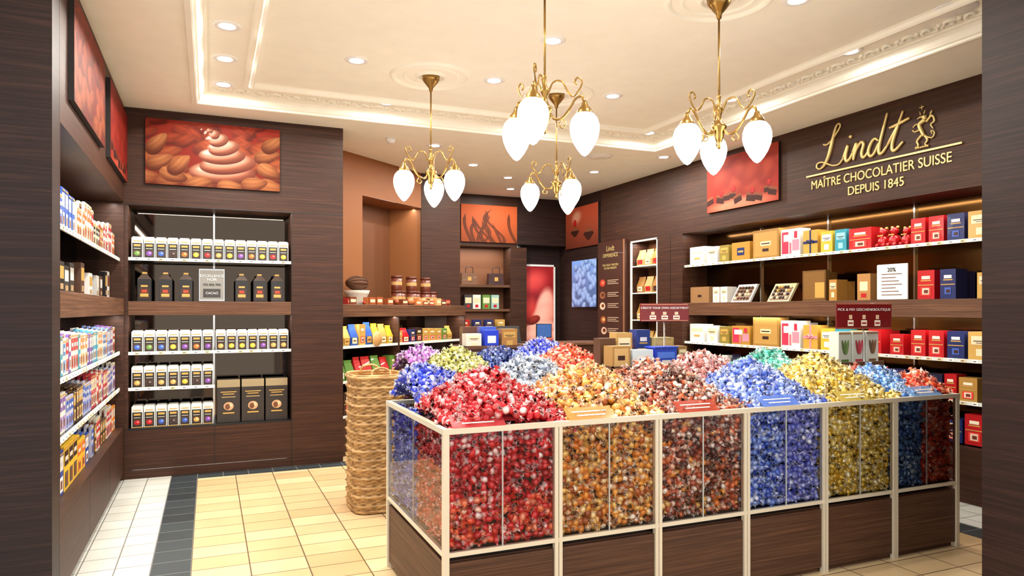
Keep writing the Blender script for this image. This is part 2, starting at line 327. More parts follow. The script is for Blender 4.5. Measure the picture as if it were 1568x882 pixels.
for x in(0.10,0.27,0.44,0.92,1.08,1.24):
    pk(mb,x,1.582,0.11,0.20,0.11,0.06,BLK,[(.12,.88,.1,.6,L3(58,36,24)),(.25,.75,.64,.72,GOLD),(.2,.8,.2,.34,GOLD),(.3,.7,.38,.52,L3(170,60,30))])
    mb.box(x,x+0.11,0.06,0.17,1.782,1.83,'print',L3(60,42,32),top=0.35); mb.box(x+0.035,x+0.075,0.10,0.13,1.825,1.845,'print',GOLD)
mb.build('truffle_gift_boxes')
mb=MB(LB); mb.bbox(0.60,0.83,0.10,0.125,1.582,1.89,'chrome'); mb.quad((.612,.098,1.6),(.818,.098,1.6),(.818,.098,1.875),(.612,.098,1.875),'print',L3(140,138,132))
mb.quad((.64,.096,1.62),(.79,.096,1.62),(.79,.096,1.70),(.64,.096,1.70),'print',L3(60,56,54))
sg=mb.build('shelf_sign'); text(LB,'EXCELLENCE\nNOIR',0.715,0.094,1.81,0.035,'white_trim',sg); text(LB,'70% 85% 99%',0.715,0.094,1.73,0.028,'black',sg); text(LB,'CACAO',0.715,0.094,1.65,0.03,'white_trim',sg)
mb=MB(LW)
def bars(x0,x1,z,hmin,hmax,pal,wm=0.085,y=0.06):
    x=x0
    while x<x1-wm:
        run=random.randint(1,3); c,c2=random.choice(pal); h=R(hmin,hmax)
        for _ in range(run):
            if x>x1-wm: break
            nst=random.randint(4,6)
            for q in range(nst):
                yy=y+q*0.032+R(0,.004); pk(mb,x,z,wm-0.006,h+q*0.005,0.016,yy,c,[(.08,.92,.55,.88,c2),(.2,.8,.66,.76,tuple(min(1,v*.3+.5) for v in c)),(.2,.8,.08,.42,tuple(min(1,v*1.5+.06) for v in c2)),(.32,.68,.14,.34,L3(120,64,36)),(.1,.9,.92,.96,GOLD)])
            x+=wm
LW_=L3(218,214,206)
pal1=[(LW_,L3(190,30,30)),(L3(110,140,204),LW_),(LW_,L3(60,120,180)),(L3(220,208,184),L3(150,50,40)),(LW_,L3(230,130,40)),(L3(110,70,150),LW_),(L3(170,26,46),LW_),(L3(60,150,170),LW_)]
pal2=[(LW_,RED),(L3(140,100,170),LW_),(L3(100,150,64),LW_),(L3(180,180,205),BLU),(L3(180,36,56),CRM),(L3(232,140,56),LW_),(LW_,L3(120,80,160)),(L3(70,44,34),GOLD)]
pal3=[(YEL,L3(250,220,100)),(L3(40,70,150),LW_),(YEL,ORG),(YEL,DBR),(L3(70,110,190),LW_)]
bars(0.03,2.86,1.132,0.2,0.23,pal1); bars(0.03,2.86,0.812,0.18,0.24,pal2)
bars(0.03,1.5,0.472,0.2,0.28,pal3,0.15); bars(1.5,2.86,0.472,0.18,0.26,pal2,0.11)
bars(0.03,0.85,1.952,0.18,0.24,[(BLU,LW_),(PUR,LW_),(LW_,BLU)],0.1); bars(0.9,2.86,1.952,0.16,0.27,[(LW_,RED),(LW_,ORG),(L3(200,60,40),LW_),(L3(220,200,160),BLK),(GOLD,DBR),(L3(150,30,30),GOLD)],0.1)
x=0.05
while x<2.75:
    w=R(.1,.17); pk(mb,x,1.602,w,R(.15,.24),0.05,0.10+R(0,.05),random.choice([L3(60,54,50),L3(200,200,196),BLK,L3(90,60,44),WHT]),[(.1,.9,.45,.85,random.choice([L3(220,218,210),GOLD,L3(120,60,40)])),(.2,.8,.12,.3,L3(180,150,110))]); x+=w+R(.01,.06)
mb.build('chocolate_tablets')
mb=MB(RW)
def it(Ya,Yb,z,h,base,acc=(),d=0.14,y=0.07,mat='print',rib=None):
    x=9.2-Ya; w=Ya-Yb-0.01; pk(mb,x,z,w,h,d,y,base,acc,mat)
    if rib: ribbon(mb,x,z,w,h,y,rib)
    pk(mb,x+.01,z,w-.02,h*.93,.1,y+d+.01,base)
def bear(Yc,z,s=1.0):
    x=9.2-Yc; r=0.045*s
    mb.ball((x,0.12,z+r),r,'foil',RED,sz=1.1); mb.ball((x,0.115,z+r*2.6),r*0.68,'foil',RED)
    for k in(-1,1): mb.ball((x+k*r*0.5,0.12,z+r*3.2),r*0.25,'foil',GOLD); mb.ball((x+k*r*0.6,0.075,z+r*0.4),r*0.35,'foil',RED)
    mb.box(x-r*.5,x+r*.5,0.07,0.075,z+r*1.9,z+r*2.1,'print',GOLD)
lab=lambda c:[(.12,.88,.55,.85,c),(.3,.7,.15,.4,c),(.2,.8,.66,.69,DBR),(.3,.7,.6,.62,DBR)]
LR=L3(230,60,50)
lind=[(.2,.8,.62,.66,GOLD),(.25,.75,.69,.80,L3(250,236,210)),(.04,.96,.47,.50,GOLD),(.2,.8,.12,.42,LR),(.3,.7,.16,.38,L3(240,210,190)),(.4,.65,.20,.32,L3(110,50,30))]
lbl=[(.2,.8,.62,.66,GOLD),(.25,.75,.69,.80,L3(230,226,230)),(.04,.96,.47,.50,GOLD),(.3,.7,.16,.38,L3(70,100,190)),(.4,.65,.20,.32,L3(60,30,24))]
flow=[(.05,.4,.1,.9,L3(206,50,80)),(.6,.95,.2,.6,PNK),(.15,.6,.55,.8,WHT),(.45,.55,.1,.5,L3(230,110,130)),(.7,.85,.65,.9,L3(200,40,70))]
for zz in(2.052,1.112):
    it(7.15,6.87,zz,.22,WHT,[(.1,.9,.6,.75,CRM),(.3,.7,.3,.4,GOLD)]); it(6.83,6.63,zz,.2,WHT,lab(CRM)); it(6.6,6.43,zz,.2,L3(140,122,54),lab(GOLD))
    it(6.39,6.09,zz,.21,L3(180,132,50),[(.3,.7,.3,.7,DBL),(.36,.64,.45,.55,GOLD)] if zz>2 else flow); it(6.05,5.66,zz,.31,L3(166,122,58),[(.06,.94,.08,.92,L3(184,142,74)),(.3,.7,.45,.6,L3(240,220,170)),(.34,.66,.5,.54,DBR),(.38,.62,.25,.35,DBR)])
    it(5.64,5.37,zz,.28,WHT,flow); it(5.34,5.15,zz,.24,L3(200,156,66),rib=DBL if zz>2 else PNK); it(5.12,4.97,zz,.21,L3(220,180,60),lab(WHT)); it(4.95,4.81,zz,.21,TEAL,lab(L3(150,210,220)))
    if zz>2:
        it(4.79,4.54,zz,.20,RED,lind); bear(4.46,zz,1.2); bear(4.35,zz,1.2); bear(4.23,zz,1.1)
    else:
        it(4.78,4.62,zz,.2,GOLD,lab(CRM)); it(4.58,4.44,zz,.22,RED,lind); it(4.36,4.22,zz,.18,RED,lind)
    it(4.16,4.02,zz,.22,RED,lind); it(4.0,3.86,zz,.22,RED,lind); it(3.84,3.69,zz,.22,DBL,lbl); it(3.67,3.45,zz,.22,GOLD,lab(CRM))
z=1.592
it(7.14,6.78,z,.19,KRF,[(.4,.6,.35,.5,DBR)]); it(6.72,6.6,z,.18,WHT,lab(CRM)); it(6.58,6.46,z,.18,WHT,lab(CRM))
def tray(Ya,Yb,z,h,fr,inn,n=5,m=4):
    x=9.2-Ya;w=Ya-Yb
    mb.add([(x,.08,z),(x+w,.08,z),(x+w,.2,z+h),(x,.2,z+h),(x,.11,z),(x+w,.11,z),(x+w,.23,z+h),(x,.23,z+h)],[(0,1,2,3),(4,7,6,5),(0,3,7,4),(1,5,6,2),(3,2,6,7),(0,4,5,1)],'print',fr)
    mb.add([(x+.02,.084,z+.018),(x+w-.02,.084,z+.018),(x+w-.02,.19,z+h-.018),(x+.02,.19,z+h-.018)],[(0,1,2,3)],'print',L3(110,80,50))
    for i in range(n):
        for j in range(m):
            u=(i+.5)/n*.8+.1; v=(j+.5)/m*.8+.1; mb.ball((x+w*u,.08+.12*v-.004,z+h*v),min(w/n,h/m)*.36,'print',random.choice(inn),seg=8)
tray(6.42,6.12,z,.2,WHT,[DBR,L3(90,50,30),CRM]); tray(5.85,5.55,z,.19,L3(220,200,150),[DBR,DBR,CRM,GOLD],6,4)
it(5.35,5.05,z,.30,L3(104,72,32),[(.06,.94,.05,.95,L3(128,90,42)),(.55,.95,.1,.6,GOLD)],d=.05); it(5.02,4.92,z,.2,L3(180,130,60),lab(CRM))
it(4.70,4.55,z,.24,L3(180,130,74),[(.2,.8,.35,.7,CRM),(.3,.7,.1,.25,RED)]); it(4.10,3.94,z,.24,RED,lind); it(3.9,3.76,z,.24,DBL,lbl); it(3.6,3.45,z,.2,GOLD,lab(CRM))
for z,h in((0.782,.22),(0.445,.24)):
    x=2.02
    while x<5.6:
        w=R(.12,.2); c=random.choice([RED,RED,GOLD,DBL,L3(180,134,64),WHT,L3(150,20,30),L3(30,30,60)])
        if random.random()<.4: pouch(mb,x,z,w-.03,h*R(.8,1),.09,.09,c,GOLD)
        else: pk(mb,x,z,w-.02,h*R(.75,1),.12,.08,c,lind)
        x+=w
mb.build('boxed_chocolates')
mb=MB(RW); mb.bbox(4.73,5.03,.04,.055,1.592,1.90,'white_trim')
for k in range(7): mb.quad((4.78,.038,1.63+k*.03),(4.98-.03*(k%3),.038,1.63+k*.03),(4.98-.03*(k%3),.038,1.637+k*.03),(4.78,.038,1.637+k*.03),'print',L3(120,90,80))
mb.box(4.86,4.90,.055,.12,1.592,1.62,'chrome'); sg=mb.build('price_sign'); text(RW,'20%',4.88,.036,1.835,.05,'black',sg)
mb=MB(RW)
for z in(2.11,1.74,1.37,1.0):
    for k in range(3): pouch(mb,.86+k*.19,z+.001,.16,.22,.08,.08,random.choice([GOLD,L3(180,130,70),L3(214,180,120)]),random.choice([RED,CRM,DBR]))
mb.build('truffle_pouches')
mb=MB(BW)
for x,c in((.5,L3(120,84,60)),(.95,L3(60,34,34))):
    mb.box(x,x+.26,.06,.16,1.902,2.08,'print',c,top=.92); mb.tube(cr([(x+.07,.07,2.07),(x+.08,.07,2.17),(x+.18,.07,2.17),(x+.19,.07,2.07)],5),.006,'print',DBR,seg=6); mb.box(x+.1,x+.16,.055,.06,1.96,2.02,'print',GOLD)
mb.build('gift_bags')
mb=MB(BW)
for x,c in((.12,WHT),(.28,TEAL),(.55,L3(60,60,60)),(.69,WHT),(.85,GRN),(1.0,L3(150,190,180))): pk(mb,x,1.522,.13,.22,.12,.07,c,[(.1,.9,.4,.8,CRM),(.3,.7,.1,.3,RED)])
for x in(.1,.3,.5,.7,.9,1.1): pk(mb,x,1.152,.13,.2,.1,.07,random.choice([RED,GOLD,DBL,WHT]),lind)
mb.build('gift_tins')
mb=MB(DU)
def tin(x,y,z,r,h,c): mb.lathe([(r*.96,z),(r,z+.005),(r,z+h*.82)],x,y,'print',c,18); mb.lathe([(r*1.03,z+h*.82),(r*1.03,z+h*.97),(r*.9,z+h)],x,y,'print',L3(92,40,22),18); mb.lathe([(r*1.005,z+h*.35),(r*1.005,z+h*.58)],x,y,'print',L3(204,160,100),18,cap=False)
T=L3(104,44,24)
for a in((.12,.30,1.562),(.27,.34,1.562),(.12,.30,1.739),(.26,.34,1.739),(.12,.30,1.916),(1.30,.28,1.562),(1.45,.34,1.562),(1.30,.28,1.739),(1.60,.28,1.562),(1.76,.34,1.562),(1.62,.3,1.739),(1.92,.30,1.562),(2.06,.30,1.562),(1.92,.30,1.739)): tin(a[0],a[1],a[2],.065,.175,T)
mb.build('chocolate_tins')
mb=MB(DU); mb.lathe([(.10,1.562),(.09,1.60),(.13,1.68),(.145,1.72)],.62,.31,'print_matte',L3(214,204,188),20)
mb.ball((.62,.31,1.80),.1,'print_matte',L3(96,62,40),sx=1.7,sy=.8,sz=.75,seg=16)
for k in range(7):
    a=math.pi*(k/6-.5); mb.tube([(.62-.165*math.cos(t),.31-.082*math.sin(t)*math.cos(a),1.80+.078*math.sin(t)*math.sin(a)) for t in np.linspace(.1,math.pi-.1,12)],.007,'print_matte',L3(78,48,30),seg=5)
mb.build('cocoa_pod_bowl')
mb=MB(DU)
for i in range(40):
    x=R(.2,2.25); y=R(.04,.13); s=R(.6,1.3)
    c=random.choice([L3(120,56,30),L3(160,80,40),L3(96,44,26),L3(200,120,70),L3(214,170,110),L3(190,60,50)])
    if random.random()<.5: mb.ball((x,y,1.562+.035*s),.035*s,'print',c,sx=1.4)
    else: pk(mb,x-.05,1.562,.1,.07*s,.07,y-.03,c,[(.1,.9,.3,.7,CRM)])
mb.build('cocoa_sweets')
mb=MB(DU)
def rowp(z,x0,x1,pal,h,pr):
    x=x0
    while x<x1:
        w=R(.11,.17); c=random.choice(pal)
        if random.random()<pr: pouch(mb,x,z,w-.02,h*R(.85,1.05),.08,.09,c,random.choice([GOLD,WHT,CRM]))
        else: pk(mb,x,z,w-.015,h*R(.8,1),.12,.08,c,lind)
        x+=w
rowp(1.122,.04,.95,[GOLD,BLU,YEL,GOLD],.24,.9); rowp(1.122,1.05,2.2,[DBL,RED,GOLD,GRN,DBR],.17,.3)
rowp(.762,.04,.95,[GRN,RED,TEAL,L3(190,40,40)],.24,.7); rowp(.762,1.05,2.2,[TEAL,RED,GRN,GOLD],.2,.3)
rowp(.402,.04,.95,[WHT,ORG,DBR,BLU],.25,.3); rowp(.402,1.05,2.2,[WHT,RED,DBL],.2,.3)
mb.build('praline_bags')
mb=MB(DU); mb.lathe([(.001,0),(.08,0),(.08,.006),(.001,.006)],0,0,'print',L3(206,160,100),24); ob=mb.build('round_price_sign')
ob.matrix_basis=DU@Matrix.Translation((.62,.02,1.19))@Matrix.Rotation(math.radians(90),4,'X')
# ---------------------------------------------------------------- pictures
def painting(name,M,x0,x1,z0,z1,fn,nx,ny,mat='print_matte',yb=0.0,thick=0.03):
    U,V=np.meshgrid(np.linspace(0,1,nx),np.linspace(0,1,ny)); asp=(x1-x0)/(z1-z0)
    img=fn(U,V,asp)
    if mat=='print_matte': img=img*.93
    C=lin(np.clip(img,0,255)).reshape(-1,3); y=yb-thick
    mb=MB(M); mb.box(x0,x1,y+0.001,yb-.001,z0,z1,'dark_void')
    X=(x0+U*(x1-x0)).ravel(); Z=(z0+V*(z1-z0)).ravel()
    vs=[(float(a),y,float(b)) for a,b in zip(X,Z)]
    fs=[(j*nx+i,j*nx+i+1,(j+1)*nx+i+1,(j+1)*nx+i) for j in range(ny-1) for i in range(nx-1)]
    mb.add(vs,fs,mat,[tuple(c) for c in C.tolist()])
    return mb.build(name)
def ell(img,U,V,asp,cx,cy,a,b,ang,c0,c1,soft=0.0,stripes=0,pw=1.0,point=0):
    x=(U-cx)*asp; y=V-cy; ca,sa=math.cos(ang),math.sin(ang); p=x*ca+y*sa; q=-x*sa+y*ca
    bb=b*(1-point*np.clip(p/a,-1,1)); r=(p/a)**2+(q/bb)**2
    m=np.clip((1-r)/max(soft,.06),0,1)[...,None]
    s=np.clip(.6+.4*(y/b*.8 - x*.25/a)- .4*r,0,1)**pw
    if stripes: s=s*(1-.2*np.clip(np.sin(q/b*stripes+np.sin(p/a*3+cx*9)*1.2),0,1)**.7)
    col=np.array(c0)*(1-s[...,None])+np.array(c1)*s[...,None]
    img[:]=img*(1-m)+col*m
def almonds(U,V,asp,n,seed,red=1.0):
    r=np.random.default_rng(seed); img=np.zeros(U.shape+(3,)); img[:]=(112,24,12); img+= (V[...,None])*np.array((30,12,4))
    for k in range(n):
        cy=1.02-k/n*1.0; cx=r.uniform(-.03,1.03); f=1-cy
        ell(img,U,V,asp,cx,cy,.19+.07*f,.095+.04*f,r.uniform(-.9,.9),(70+22*f,14+18*f,6+8*f),(190+26*f,58+94*f*red,26+62*f*red),.6*(1-f)+.08,9,1.2,.35)
    return img
def p_almond(U,V,asp):
    img=almonds(U,V,asp,56,3)
    for cx,cy,a,b,an in((.56,.24,.50,.19,.02),(.60,.38,.43,.165,.16),(.555,.51,.35,.145,.08),(.57,.63,.24,.12,.28),(.53,.745,.15,.10,.4),(.50,.83,.075,.07,.9),(.47,.885,.035,.035,1.0)):
        ell(img,U,V,asp,cx,cy,a,b,an,(88,30,16),(206,140,108),.08,0,.9)
        ell(img,U,V,asp,cx-.02,cy+b*.16,a*.93,b*.74,an+.05,(168,92,64),(246,218,200),.55,0,.9)
        ell(img,U,V,asp,cx-.07,cy+b*.34,a*.55,b*.34,an+.1,(240,214,198),(255,248,242),1.0,0,.8)
    for cx,cy,an in((.1,.35,.5),(.2,.15,-.3),(.90,.55,.3),(.92,.3,-.4),(.62,.02,0),(.08,.62,.9),(.38,.05,.3),(.24,.32,.8),(.80,.09,.2),(.95,.75,.6)):
        ell(img,U,V,asp,cx,cy,.21,.11,an,(84,32,12),(222,150,92),.08,10,1.1,.35)
    return img
painting('almond_praline_picture',LB,.17,1.31,2.63,3.215,p_almond,300,150)
painting('almond_picture',LW,.21,1.41,2.62,3.2,lambda U,V,a:almonds(U,V,a,50,11,red=.6)*.85,200,90)
def p_red(U,V,asp,seed=5):
    r=np.random.default_rng(seed); img=np.zeros(U.shape+(3,)); img[:]=(164,42,26)
    for k in range(24): ell(img,U,V,asp,r.uniform(0,1),r.uniform(.25,1.1),.3,.2,r.uniform(-1,1),(130,26,16),(208,88,58),1)
    ell(img,U,V,asp,.5,.05,1.1,.18,0,(190,90,64),(236,156,124),.8)
    for k in range(9):
        cx=(k+.5)/9+r.uniform(-.04,.04); cy=.10+.16*r.random(); s=r.uniform(.08,.12); x=(U-cx)*asp; y=V-cy; a=r.uniform(-.3,.3); p=x*math.cos(a)+y*math.sin(a); q=-x*math.sin(a)+y*math.cos(a)
        m=(np.abs(p)<s)&(np.abs(q)<s*.7); img[m]=(62,24,14); m2=m&(q>s*.25); img[m2]=(140,74,46)
        if k%2: ell(img,U,V,asp,cx+.02,cy+.10,.065,.065,0,(120,6,10),(240,66,54),.1,6)
    return img
painting('truffle_picture',LW,1.72,2.87,2.62,3.2,lambda U,V,a:p_red(U,V,a,2)*np.array((.75,.5,.45)),120,60)
painting('raspberry_chocolate_picture',RW,2.50,3.63,2.635,3.235,p_red,200,110)
def p_curl(U,V,asp):
    img=np.zeros(U.shape+(3,)); img[:]=(184,86,44); img*= (.8+.35*V)[...,None]
    r=np.random.default_rng(8)
    for k in range(11):
        x0=r.uniform(.1,.9); amp=r.uniform(.04,.12); fr=r.uniform(3,7); ph=r.uniform(0,6); top=r.uniform(.5,.95)
        xc=x0+amp*np.sin(V*fr+ph)+(V-.5)*r.uniform(-.5,.5); d=np.abs((U-xc)*asp); w_=.045*np.clip((top-V)*6,0,1)+1e-4
        m=(np.clip((w_-d)/.012,0,1)*(V<top))[...,None]; s=np.clip(1-d/w_,0,1)[...,None]
        img=img*(1-m)+(np.array((40,16,10))*(1-s)+np.array((124,62,34))*s)*m
    return img
painting('chocolate_curl_picture',BW,.46,1.40,2.56,3.14,p_curl,140,90)
def p_cube(U,V,asp):
    img=np.zeros(U.shape+(3,)); img[:]=(172,74,46); img*=(.6+.6*V)[...,None]
    ell(img,U,V,asp,.35,.75,.3,.2,.2,(200,120,90),(236,180,150),.8)
    for cx,cy,s in((.3,.4,.17),(.72,.3,.2)):
        x=(U-cx)*asp; y=V-cy; m=(np.abs(x)+np.abs(y*1.3)<s*1.3)&(np.abs(y)<s*.75); img[m]=(56,24,14); m2=m&(y>s*.2); img[m2]=(128,72,44)
    ell(img,U,V,asp,.3,.62,.09,.09,0,(140,10,12),(230,60,50),.1,6)
    return img
painting('chocolate_cube_picture',RW,-1.07,-0.02,2.49,3.13,p_cube,90,60)
def p_tv(U,V,asp):
    r=np.random.default_rng(4); img=np.zeros(U.shape+(3,)); img[:]=(80,104,150); img*=(.6+.6*V)[...,None]
    for k in range(60):
        ell(img,U,V,asp,r.uniform(0,1),1-k/60,.11,.08,r.uniform(-1,1),(46,66,108),(150,172,208),.1)
    return img
painting('wall_screen',RW,-.82,-.04,1.55,2.28,p_tv,120,90,'screen',0.0,.05)
def p_post(U,V,asp):
    img=np.zeros(U.shape+(3,)); img[:]=(104,14,16); img*=(.6+.7*V)[...,None]
    ell(img,U,V,asp,.4,.82,.22,.16,.3,(140,20,26),(220,84,70),.9); ell(img,U,V,asp,.3,.5,.14,.2,.3,(120,18,20),(200,66,56),.9)
    for cx,cy,a,b,an in((.70,.50,.13,.30,-.2),(.64,.40,.15,.22,-.5),(.52,.30,.26,.10,.2),(.46,.22,.34,.09,.05)):
        ell(img,U,V,asp,cx,cy,a,b,an,(170,70,56),(240,206,186),.5)
    ell(img,U,V,asp,.35,.40,.09,.05,.4,(70,14,10),(160,50,36),.2)
    return img
painting('backlit_poster',BW,1.60,2.16,.75,2.22,p_post,70,150,'backlit',.25,.05)
mb=MB(BW)
for a in((1.58,1.6),(2.16,2.185)): mb.box(a[0],a[1],.18,.249,.72,2.25,'white_trim')
mb.box(1.58,2.185,.18,.249,2.22,2.25,'white_trim'); mb.build('poster_frame')
mb=MB(RW); mb.bbox(.02,.76,-.06,0,1.0,2.50,'print',L3(66,36,26)); e=-.0615
mb.quad((.72,e,1.0),(.76,e,1.0),(.76,e,2.5),(.72,e,2.5),'print',L3(150,100,70))
for k,(cx,cz) in enumerate(((.16,1.90),(.16,1.72),(.16,1.56),(.18,1.36),(.2,1.2))):
    disc(mb,cx,e,cz,.08,.055,(L3(190,60,40),L3(150,90,60),L3(230,200,170),L3(160,80,40),L3(220,180,150))[k],18); disc(mb,cx+.01,e-.001,cz+.005,.04,.026,(L3(240,120,90),L3(90,50,30),L3(120,60,30),L3(230,180,120),L3(90,40,20))[k],14)
    for q in range(3): mb.quad((.3,e,cz+.03-q*.025),(.6-.06*(q%2),e,cz+.03-q*.025),(.6-.06*(q%2),e,cz+.038-q*.025),(.3,e,cz+.038-q*.025),'print',L3(220,190,160))
ip=mb.build('info_panel_sign'); text(RW,'Lindt',.38,-.063,2.36,.11,'gold_letter',ip); text(RW,'DIFFERENCE',.38,-.063,2.27,.075,'gold_letter',ip); text(RW,'FIVE GREAT MASTERS\nIN ONE PASSION',.38,-.063,2.14,.045,'gold_letter',ip)
# ---------------------------------------------------------------- Wall lettering
mb=MB(RW); x0=9.2-5.03
S={'L':[(.02,.215),(.06,.205),(.115,.235),(.175,.29),(.215,.345),(.20,.372),(.17,.355),(.145,.29),(.115,.19),(.08,.09),(.035,.02),(-.02,-.01),(-.06,.01),(-.05,.045),(.0,.05),(.06,.025),(.13,-.005),(.20,-.005),(.25,.04)],
 'i':[(.245,.04),(.30,.15),(.275,.05),(.285,.005),(.32,.02),(.355,.07)],'n1':[(.35,.07),(.395,.15),(.375,.07),(.36,0)],'n2':[(.365,.03),(.40,.10),(.445,.145),(.47,.12),(.45,.05),(.46,.005),(.49,.015),(.53,.06)],
 'd1':[(.62,.12),(.585,.145),(.545,.11),(.52,.045),(.54,.0),(.58,.02),(.625,.10)],'d2':[(.71,.34),(.67,.21),(.63,.07),(.632,.005),(.665,.01),(.71,.06)],'t1':[(.86,.32),(.81,.2),(.76,.07),(.763,.005),(.80,.01),(.86,.06)],'t2':[(.71,.06),(.76,.13),(.82,.22)],'tx':[(.73,.205),(.80,.215),(.92,.245)]}
for k,p in S.items():
    P=cr([(x0+a,-.012,2.865+b) for a,b in p],7); n=len(P)
    if k=='L': rs=[.0095+.010*max(0,math.sin(math.pi*(i/n-.32)/.28)) if .32<i/n<.60 else .0095 for i in range(n)]
    else: rs=[.011+.005*abs(math.sin(3.1*i/n)) for i in range(n)]
    mb.tube(P,rs,'gold_letter',seg=8,flat=.9)
mb.ball((x0+.33,-.012,3.085),.017,'gold_letter',seg=10)
mb.box(9.2-5.215,9.2-3.66,-.02,-.001,2.797,2.812,'gold_letter')
wl=mb.build('wall_lettering')
text(RW,'MAÎTRE CHOCOLATIER SUISSE',9.2-4.455,-.004,2.675,.118,'gold_letter',wl,ext=.006,sx=.88); text(RW,'DEPUIS 1845',9.2-4.45,-.004,2.555,.112,'gold_letter',wl,ext=.006,sx=.95)
mb=MB(RW); ex=9.2-4.0
def st(p,r0,r1=None):
    P=cr([(ex+a,-.012,2.84+b) for a,b in p],5); n=len(P); r1=r0 if r1 is None else r1
    mb.tube(P,[r0+(r1-r0)*i/(n-1) for i in range(n)],'gold_letter',seg=7,flat=.8)
st([(.03,.22),(-.02,.19),(.0,.13),(.02,.09)],.022,.016); st([(.02,.25),(.03,.22)],.028,.02); st([(.02,.25),(-.02,.25),(-.04,.24)],.012,.005); st([(.0,.10),(-.04,.06),(-.03,.02),(-.06,.005)],.014,.007); st([(.03,.09),(.05,.05),(.03,.02),(.06,.0)],.014,.006)
st([(-.01,.18),(-.05,.20),(-.08,.18)],.01,.006); st([(-.01,.15),(-.06,.14),(-.085,.16)],.01,.006); st([(.04,.20),(.09,.24),(.11,.19),(.08,.17),(.1,.13)],.012,.006); st([(.02,.09),(.09,.06),(.11,.1),(.08,.12),(.09,.09)],.009,.004)
st([(.02,.27),(.03,.30)],.009,.004); st([(-.01,.27),(-.02,.3)],.008,.003); st([(.0,.31),(.0,.345)],.005,.005); st([(-.02,.33),(.02,.33)],.005,.005); st([(.06,.22),(.09,.28),(.07,.26)],.007,.004)
for k in range(6): mb.ball((ex-.05+.02*k,-.01,2.842),.01,'gold_letter',seg=6)
mb.build('lion_crest_emblem')
# ---------------------------------------------------------------- ceiling fixtures
dls=[(.11,3.0),(.11,3.7),(.11,4.35),(.11,5.02),(.11,5.68),(.11,6.33),(1.02,5.33),(2.14,5.35),(3.25,5.33),(1.48,6.31),(3.0,6.3),(4.28,6.29),(4.27,5.0),(4.27,3.73),(3.27,3.24),(2.2,2.9),(1.0,3.6),(2.2,4.4)]
dl2=[(2.26,7.4),(3.0,8.2),(3.72,8.8),(4.6,8.0),(4.1,9.6),(4.9,6.9)]
def downlight(x,y,z,p):
    mb=MB(); mb.lathe([(.05,z-.006),(.075,z-.012),(.088,z-.006),(.09,z)],x,y,'white_trim',seg=24,cap=False); mb.lathe([(.0001,z-.008),(.052,z-.008)],x,y,'lamp_disc',seg=24,smooth=False,cap=False)
    ob=mb.build('recessed_downlight')
    ld=bpy.data.lights.new('downlight','AREA'); ld.shape='DISK'; ld.size=.1; ld.energy=p; ld.color=WL; lo=bpy.data.objects.new('downlight_lamp',ld); scene.collection.objects.link(lo); lo.parent=ob; lo.location=(0,0,-.006)
for x,y in dls: downlight(x,y,ZF,17)
for x,y in dl2: downlight(x,y,ZC,22)
def ring(r0,r1,h,z,mb,x,y): mb.lathe([(r0,z),(r0+.01,z-h*.7),((r0+r1)/2,z-h),(r1-.01,z-h*.7),(r1,z)],x,y,'ceiling_paint',seg=48,cap=False)
pend=[(1.64,5.47,(0,120,240)),(2.78,5.49,(270,30,150)),(1.70,3.50,(198,78,318)),(2.83,3.42,(8,128,248))]
for x,y,_ in pend:
    mb=MB(); ring(.28,.33,.022,ZF,mb,x,y); ring(.20,.23,.012,ZF,mb,x,y); ring(.09,.13,.02,ZF,mb,x,y); mb.build('ceiling_medallion')
for x,y,angs in pend:
    mb=MB()
    mb.lathe([(.001,3.255),(.014,3.26),(.018,3.285),(.03,3.30),(.055,3.33),(.07,3.35),(.072,3.379)],x,y,'brass',seg=24)
    mb.lathe([(.0065,2.70),(.0065,3.27)],x,y,'brass',seg=10)
    mb.lathe([(.001,2.47),(.008,2.475),(.012,2.49),(.006,2.505),(.02,2.52),(.028,2.55),(.03,2.58),(.045,2.60),(.046,2.615),(.03,2.625),(.016,2.65),(.014,2.68),(.024,2.70),(.026,2.715),(.012,2.73),(.009,2.78),(.014,2.79),(.0065,2.80)],x,y,'brass',seg=20)
    for a in angs:
        t=TH+math.radians(a); dx,dy=math.sin(t),math.cos(t)
        P=lambda q:[(x+dx*r,y+dy*r,z) for r,z in q]
        mb.tube(cr(P([(.02,2.61),(.05,2.56),(.10,2.565),(.145,2.62),(.18,2.68),(.215,2.69),(.23,2.64)]),5),.0075,'brass',seg=8)
        mb.tube(cr(P([(.018,2.69),(.05,2.76),(.10,2.765),(.135,2.71),(.165,2.69),(.20,2.73),(.215,2.775),(.19,2.795),(.172,2.77),(.185,2.755)]),5),.0052,'brass',seg=7)
        mb.tube(cr(P([(.10,2.565),(.12,2.53),(.10,2.51),(.08,2.53),(.095,2.545)]),4),.004,'brass',seg=6)
        cx,cy=x+dx*.23,y+dy*.23
        mb.lathe([(.008,2.67),(.016,2.655),(.02,2.64),(.038,2.62),(.046,2.60),(.046,2.588),(.038,2.588)],cx,cy,'brass',seg=18)
        mb.lathe([(.038,2.60),(.052,2.592),(.072,2.568),(.082,2.535),(.083,2.505),(.076,2.468),(.061,2.43),(.040,2.395),(.018,2.368),(.0005,2.358)],cx,cy,'opal_glass',seg=24)
    mb.build('pendant_chandelier')
mb=MB(); mb.lathe([(.001,3.285),(.10,3.285),(.14,3.29),(.15,3.30)],4.2,7.17,'white_trim',seg=28); mb.lathe([(.06,3.283),(.09,3.281),(.095,3.285)],4.2,7.17,'ceiling_paint',seg=28,cap=False); mb.build('ceiling_vent')
mb=MB(); mb.lathe([(.001,3.25),(.035,3.255),(.05,3.28),(.055,3.30)],1.75,7.3,'white_trim',seg=20); mb.build('smoke_detector')
